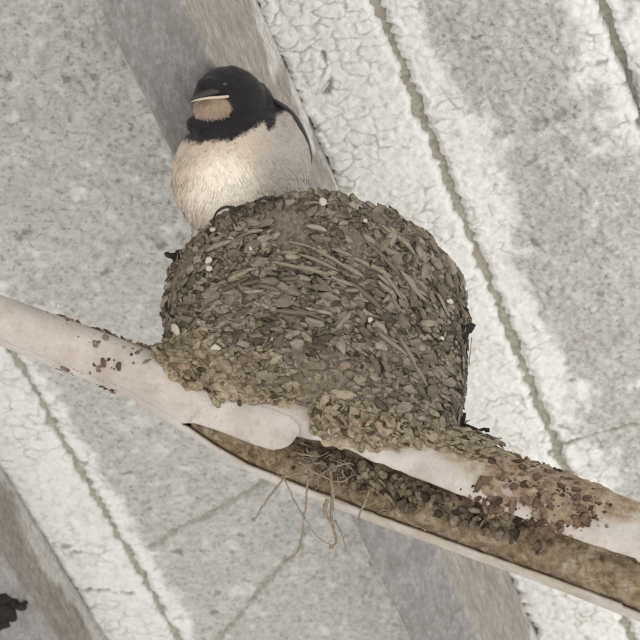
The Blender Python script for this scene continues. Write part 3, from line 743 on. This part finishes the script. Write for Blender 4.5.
def blob_mesh(ells):
    bm = bmesh.new()
    for (x, y, f, rx, ry, rf, rot) in ells:
        r = bmesh.ops.create_icosphere(bm, subdivisions=4, radius=1)
        c = B(x, y, f); ax = imdir(rot); ay = (VU - ax * VU.dot(ax)).normalized()
        for v in r['verts']: v.co = c + ax * (v.co.x * rx * SB) + ay * (v.co.y * ry * SB) - VV * (v.co.z * rf * SB) - bo
    me = bpy.data.meshes.new('tmp'); bm.to_mesh(me); bm.free()
    o = bpy.data.objects.new('tmp', me); COL.objects.link(o)
    md = o.modifiers.new('r', 'REMESH'); md.mode = 'VOXEL'; md.voxel_size = 1.7 * SB
    ms = o.modifiers.new('s', 'SMOOTH'); ms.factor = .5; ms.iterations = 9
    dg = bpy.context.evaluated_depsgraph_get(); em = o.evaluated_get(dg).to_mesh()
    n = len(em.vertices); V = np.empty(n * 3, dtype=np.float32); em.vertices.foreach_get('co', V); V = V.reshape(-1, 3)
    NN = np.empty(n * 3, dtype=np.float32); em.vertices.foreach_get('normal', NN); NN = NN.reshape(-1, 3)
    Fc = [tuple(p.vertices) for p in em.polygons]
    Q = np.array([f for f in Fc if len(f) == 4]); T = np.array([f for f in Fc if len(f) == 3])
    o.evaluated_get(dg).to_mesh_clear(); bpy.data.objects.remove(o); bpy.data.meshes.remove(me)
    return V + np.array(tuple(bo)), NN, Q, T
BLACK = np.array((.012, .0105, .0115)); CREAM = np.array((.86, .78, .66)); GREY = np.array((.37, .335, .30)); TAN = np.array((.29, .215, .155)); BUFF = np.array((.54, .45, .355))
def plumage_and_light(x, y, f):
    j = 4 * (fbm(x * .12, y * .12, 61, 3) - .5) * 2
    flank = sstep(x + j * 1.6, 240, 282)[:, None]; cen = (1 - sstep(np.hypot((x - 228) / 46, (y - 192) / 46) + j * .02, .35, 1.05))[:, None]  # bright centre, darker rim: belly light painted in along with real buff feathering
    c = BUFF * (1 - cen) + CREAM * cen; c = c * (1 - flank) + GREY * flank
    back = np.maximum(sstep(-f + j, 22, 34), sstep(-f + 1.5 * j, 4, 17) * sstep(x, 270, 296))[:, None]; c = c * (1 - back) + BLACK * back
    yb = np.interp(x, [180, 188, 204, 228, 248, 262, 274, 290], [136, 141, 145, 143, 136, 125, 116, 108])
    hood = (1 - sstep(y + j * .8, yb - 3, yb + 3))[:, None] * 1.0
    hood = np.maximum(hood, ((1 - sstep(np.hypot((x - 270) / 6, (y - 118) / 14) + j * .06, .7, 1.1)))[:, None])
    c = c * (1 - hood) + BLACK * hood
    thr = (1 - sstep(np.hypot((x - 212) / 21.5, (y - 111) / 12) + j * .02, .84, 1.04)) * sstep(y, 98.5, 101.5) * sstep(f, 0, 8)
    c = c * (1 - thr[:, None]) + TAN * thr[:, None]
    return c
mat_feather = M('plumage_and_light', .85, .25); fn = mat_feather.noise(650, 4, .65)
mat_feather.color(mat_feather.mix(mat_feather.ramp(fn, [(.3, .18), (.6, 0)]), mat_feather.attr('tint', 'Color'), (.10, .085, .07), 'MULTIPLY')); mat_feather.b.inputs['Sheen Weight'].default_value = .12; mat_feather.bump(fn, .12, .0005)
mat_feather = mat_feather.m
BV, BN, BQ, BT = blob_mesh(ELL)
bx, by, bf = from_B(BV)
BV = BV + BN * (SB * 2.2 * (fbm(bx * .16, by * .09, 5, 3) - .5))[:, None]
mesh_np('body', BV, [BQ] + ([BT] if len(BT) else []), mat_feather, bird, bo, cols=plumage_and_light(bx, by, bf))
# small contour feathers lying over the body
def feathers():
    idx = RNG.integers(0, len(BV), 15000); V = []; Cc = []
    down = -np.array(tuple(VU)); vv = np.array(tuple(VV))
    keep = (bf[idx] > -46); idx = idx[keep]
    N = BN[idx]; P = BV[idx]; x, y, f = bx[idx], by[idx], bf[idx]
    # feathers run away from the bill
    flow = (x - 205)[:, None] * np.array(tuple(VX)) * .55 + (np.maximum(y - 60, 20))[:, None] * down * .9 + vv * 20
    flow = flow - N * (flow * N).sum(1, keepdims=True); flow /= np.linalg.norm(flow, axis=1, keepdims=True) + 1e-9
    side = np.cross(N, flow)
    flow = flow + side * RNG.normal(0, .25, (len(idx), 1)); 
    head = y < 140
    L = np.where(head, RNG.uniform(3, 5, len(idx)), RNG.uniform(6, 12, len(idx)) * (.45 + .55 * sstep(y, 144, 172)))[:, None] * SB; Wd = np.where(head, 1.0, 1.5)[:, None] * SB * RNG.uniform(.7, 1.3, (len(idx), 1))
    lift = np.where(np.abs(y - 200) < 400, RNG.uniform(.01, .05, len(idx)), 0)[:, None] * np.where(head, 1.6, 1.)[:, None]
    a = P - flow * L * .2; b = P + flow * L * .35 + side * Wd + N * L * .006; c = P + flow * L * .9 + N * L * lift; d = P + flow * L * .35 - side * Wd + N * L * .006
    V = np.stack([a, b, c, d], 1).reshape(-1, 3); Q = np.arange(len(idx) * 4).reshape(-1, 4)
    col = plumage_and_light(x, y, f) * RNG.uniform(.93, 1.05, (len(idx), 1)); thr = (x < 238) & (x > 190) & (y > 96) & (y < 106) & (f > 0)
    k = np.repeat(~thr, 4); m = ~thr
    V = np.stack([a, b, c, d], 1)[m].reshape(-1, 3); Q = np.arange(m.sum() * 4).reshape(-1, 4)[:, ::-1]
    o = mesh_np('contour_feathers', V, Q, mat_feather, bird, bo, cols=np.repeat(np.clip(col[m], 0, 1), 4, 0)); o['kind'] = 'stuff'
    o.data.normals_split_custom_set_from_vertices([tuple(v) for v in np.repeat(N[m] + RNG.normal(0, .10, (int(m.sum()), 3)), 4, 0)])
feathers()
# folded wing showing along the bird's far side
mat_wing = mat_plain('flight_feather', (.030, .027, .030), .6, .35, .4, 500, .3)
wing = None
def vane(path, wd, thick):
    P = smooth_path(path, 7); n = len(P); V = []
    for k, p in enumerate(P):
        t = (P[min(k + 1, n - 1)] - P[max(k - 1, 0)]).normalized(); b = VV.cross(t).normalized(); q = k / (n - 1)
        f = wd * SB * min(1, .35 + q * 3) * (1 - max(0, q - .75) / .25 * .75)
        for g_ in range(8):
            an = 2 * math.pi * g_ / 8; V.append(tuple(p + b * f * math.cos(an) + VV * thick * SB * math.sin(an)))
    fs = grid_faces(n, 8, True); m = len(V); V += [tuple(P[0]), tuple(P[-1])]
    T = [(m, (g_ + 1) % 8, g_) for g_ in range(8)] + [(m + 1, (n - 1) * 8 + g_, (n - 1) * 8 + (g_ + 1) % 8) for g_ in range(8)]
    return np.array(V), fs, np.array(T)
bw = Bag(); V, Q, T = vane([B(262, 93, -22), B(277, 102, -25), B(292, 114, -30), B(303, 133, -36), B(308, 150, -42), B(308, 165, -48), B(303, 184, -58)], 3.8, 26); bw.add(V, Q, T)
wing = bw.build('wing', mat_wing, bird, bo)
for q in range(5):
    V, Q, T = vane([B(288 - q * 3, 118 + q * 2, -26 - q * 4), B(301 - q * 2, 148, -40 - q * 5), B(302 - q * 3, 190, -54 - q * 6), B(298 - q * 6, 240 + q * 6, -70 - q * 8)], 5, 2.2)
    mesh_np('primary_feather', V, [Q, T], mat_wing, wing, bo).location = (0, 0, 0)
V, Q, T = vane([B(268, 100, 4), B(272, 112, 4), B(271, 124, 4)], 4, 6)
bw = Bag(); V, Q, T = vane([B(196, 150, -36), B(192, 165, -42), B(192, 190, -50), B(200, 230, -60)], 4, 10); bw.add(V, Q, T); bw.build('wing', mat_wing, bird, bo)
bw = Bag()
for k in (-1, 0, 1):
    V, Q, T = vane([B(255 + k * 9, 220, -66), B(258 + k * 14, 250, -84), B(262 + k * 20, 290, -104)], 8, 1.5); bw.add(V, Q, T)
bw.build('tail', mat_wing, bird, bo)
# bill: dark upper mandible, pale swollen gape edge
mat_bill = mat_plain('dark_bill', (.035, .030, .030), .5, .4, .3, 400, .2); mat_gape = mat_plain('pale_gape', (.52, .435, .32), .6, .3, .15, 400, .2)
def bill():
    rows = []; n = 14
    for k, (x, y, f, a, b_) in enumerate([(220, 94, 35, 15, 5), (211, 96, 41, 13, 5), (203, 99, 44, 10, 4), (197, 101.5, 46, 6, 3), (193, 103.5, 46.5, 2, 1.4), (192, 104.6, 46.4, .3, .3)]):
        for q in range(n):
            an = 2 * math.pi * q / n
            c = B(x, y, f); ax = (VX * .55 - VV * .83)   # bill's left-right axis as the head is turned
            ax = VX * .8 - VV * .25; ay = VU
            rows.append(tuple(c + ax * (a * math.cos(an) * SB) * .62 + ay * (b_ * math.sin(an) * SB) * (1 if math.sin(an) > 0 else .55)))
    return np.array(rows), grid_faces(6, n, True)
V, Q = bill(); bk = mesh_np('upper_bill', V, Q, mat_bill, bird, bo)
P = smooth_path([B(193.5, 105, 47.5), B(200, 103.2, 48.5), B(210, 101.5, 48), B(221, 100.6, 45), B(229, 99.6, 41), B(234, 98.6, 36)], 6)
V, Q, T = tube(P, [SB * r for r in np.interp(np.linspace(0, 1, len(P)), [0, .2, .6, .9, 1], [.4, 1.1, 1.5, 1.6, .6])], 8)
mesh_np('gape_edge', V, [Q, T], mat_gape, bird, bo)
mat_eye = mat_plain('eye', (.008, .007, .007), .08, .6, .1, 200, 0)
for (x, y, f) in [(226, 87, 36.6)]:
    bm = bmesh.new(); bmesh.ops.create_uvsphere(bm, u_segments=16, v_segments=10, radius=3.4 * SB)
    me = bpy.data.meshes.new('eye'); bm.to_mesh(me); bm.free(); me.materials.append(mat_eye); me.polygons.foreach_set('use_smooth', np.full(len(me.polygons), True))
    link('eye', me, bird, tuple(B(x, y, f)))
# feet gripping the rim
mat_foot = mat_plain('dark_foot', (.032, .024, .020), .7, .25, .3)
def foot(cx, toes, leg):
    c = leg[0]; f = Bag()
    P = smooth_path(leg, 5); V, Q, T = tube(P, [2.2 * SN] * len(P), 7); f.add(V, Q, T)
    ft = f.build('foot', mat_foot, bird, bo)
    for tp in toes:
        P = smooth_path(tp, 6); n = len(P); V, Q, T = tube(P, [SN * (1.75 - 1.1 * k / n) for k in range(n)], 7)
        mesh_np('toe', V, [Q, T], mat_foot, ft, bo).location = (0, 0, 0)
def rim_pt(x, y, out):
    best = min((abs(to_px(nest_pt(th, 0))[0] - x), th) for th in np.linspace(-3.0, -.1, 300))[1]
    D = to_px(nest_pt(best, .05))[2]; return W(x, y, D - out * SN)
foot(228, [[rim_pt(236, 209, 6), rim_pt(226, 207, 9), rim_pt(217, 212, 9), rim_pt(213, 222, 8), rim_pt(214, 231, 6)],
           [rim_pt(238, 209, 6), rim_pt(232, 208, 10), rim_pt(231, 216, 10), rim_pt(237, 226, 8)],
           [rim_pt(240, 207, 4), rim_pt(244, 206, 8), rim_pt(247, 211, 8), rim_pt(245, 217, 6)]], [B(240, 216, 10), rim_pt(240, 208, -4), rim_pt(238, 208, 5)])
foot(272, [[rim_pt(270, 200, 4), rim_pt(263, 198, 8), rim_pt(258, 203, 8), rim_pt(259, 209, 6)],
           [rim_pt(272, 199, 4), rim_pt(272, 197, 9), rim_pt(274, 203, 9), rim_pt(273, 210, 7)],
           [rim_pt(275, 199, 4), rim_pt(282, 198, 8), rim_pt(284, 204, 8), rim_pt(282, 210, 6)]], [B(272, 214, 10), rim_pt(272, 200, -4), rim_pt(272, 200, 4)])
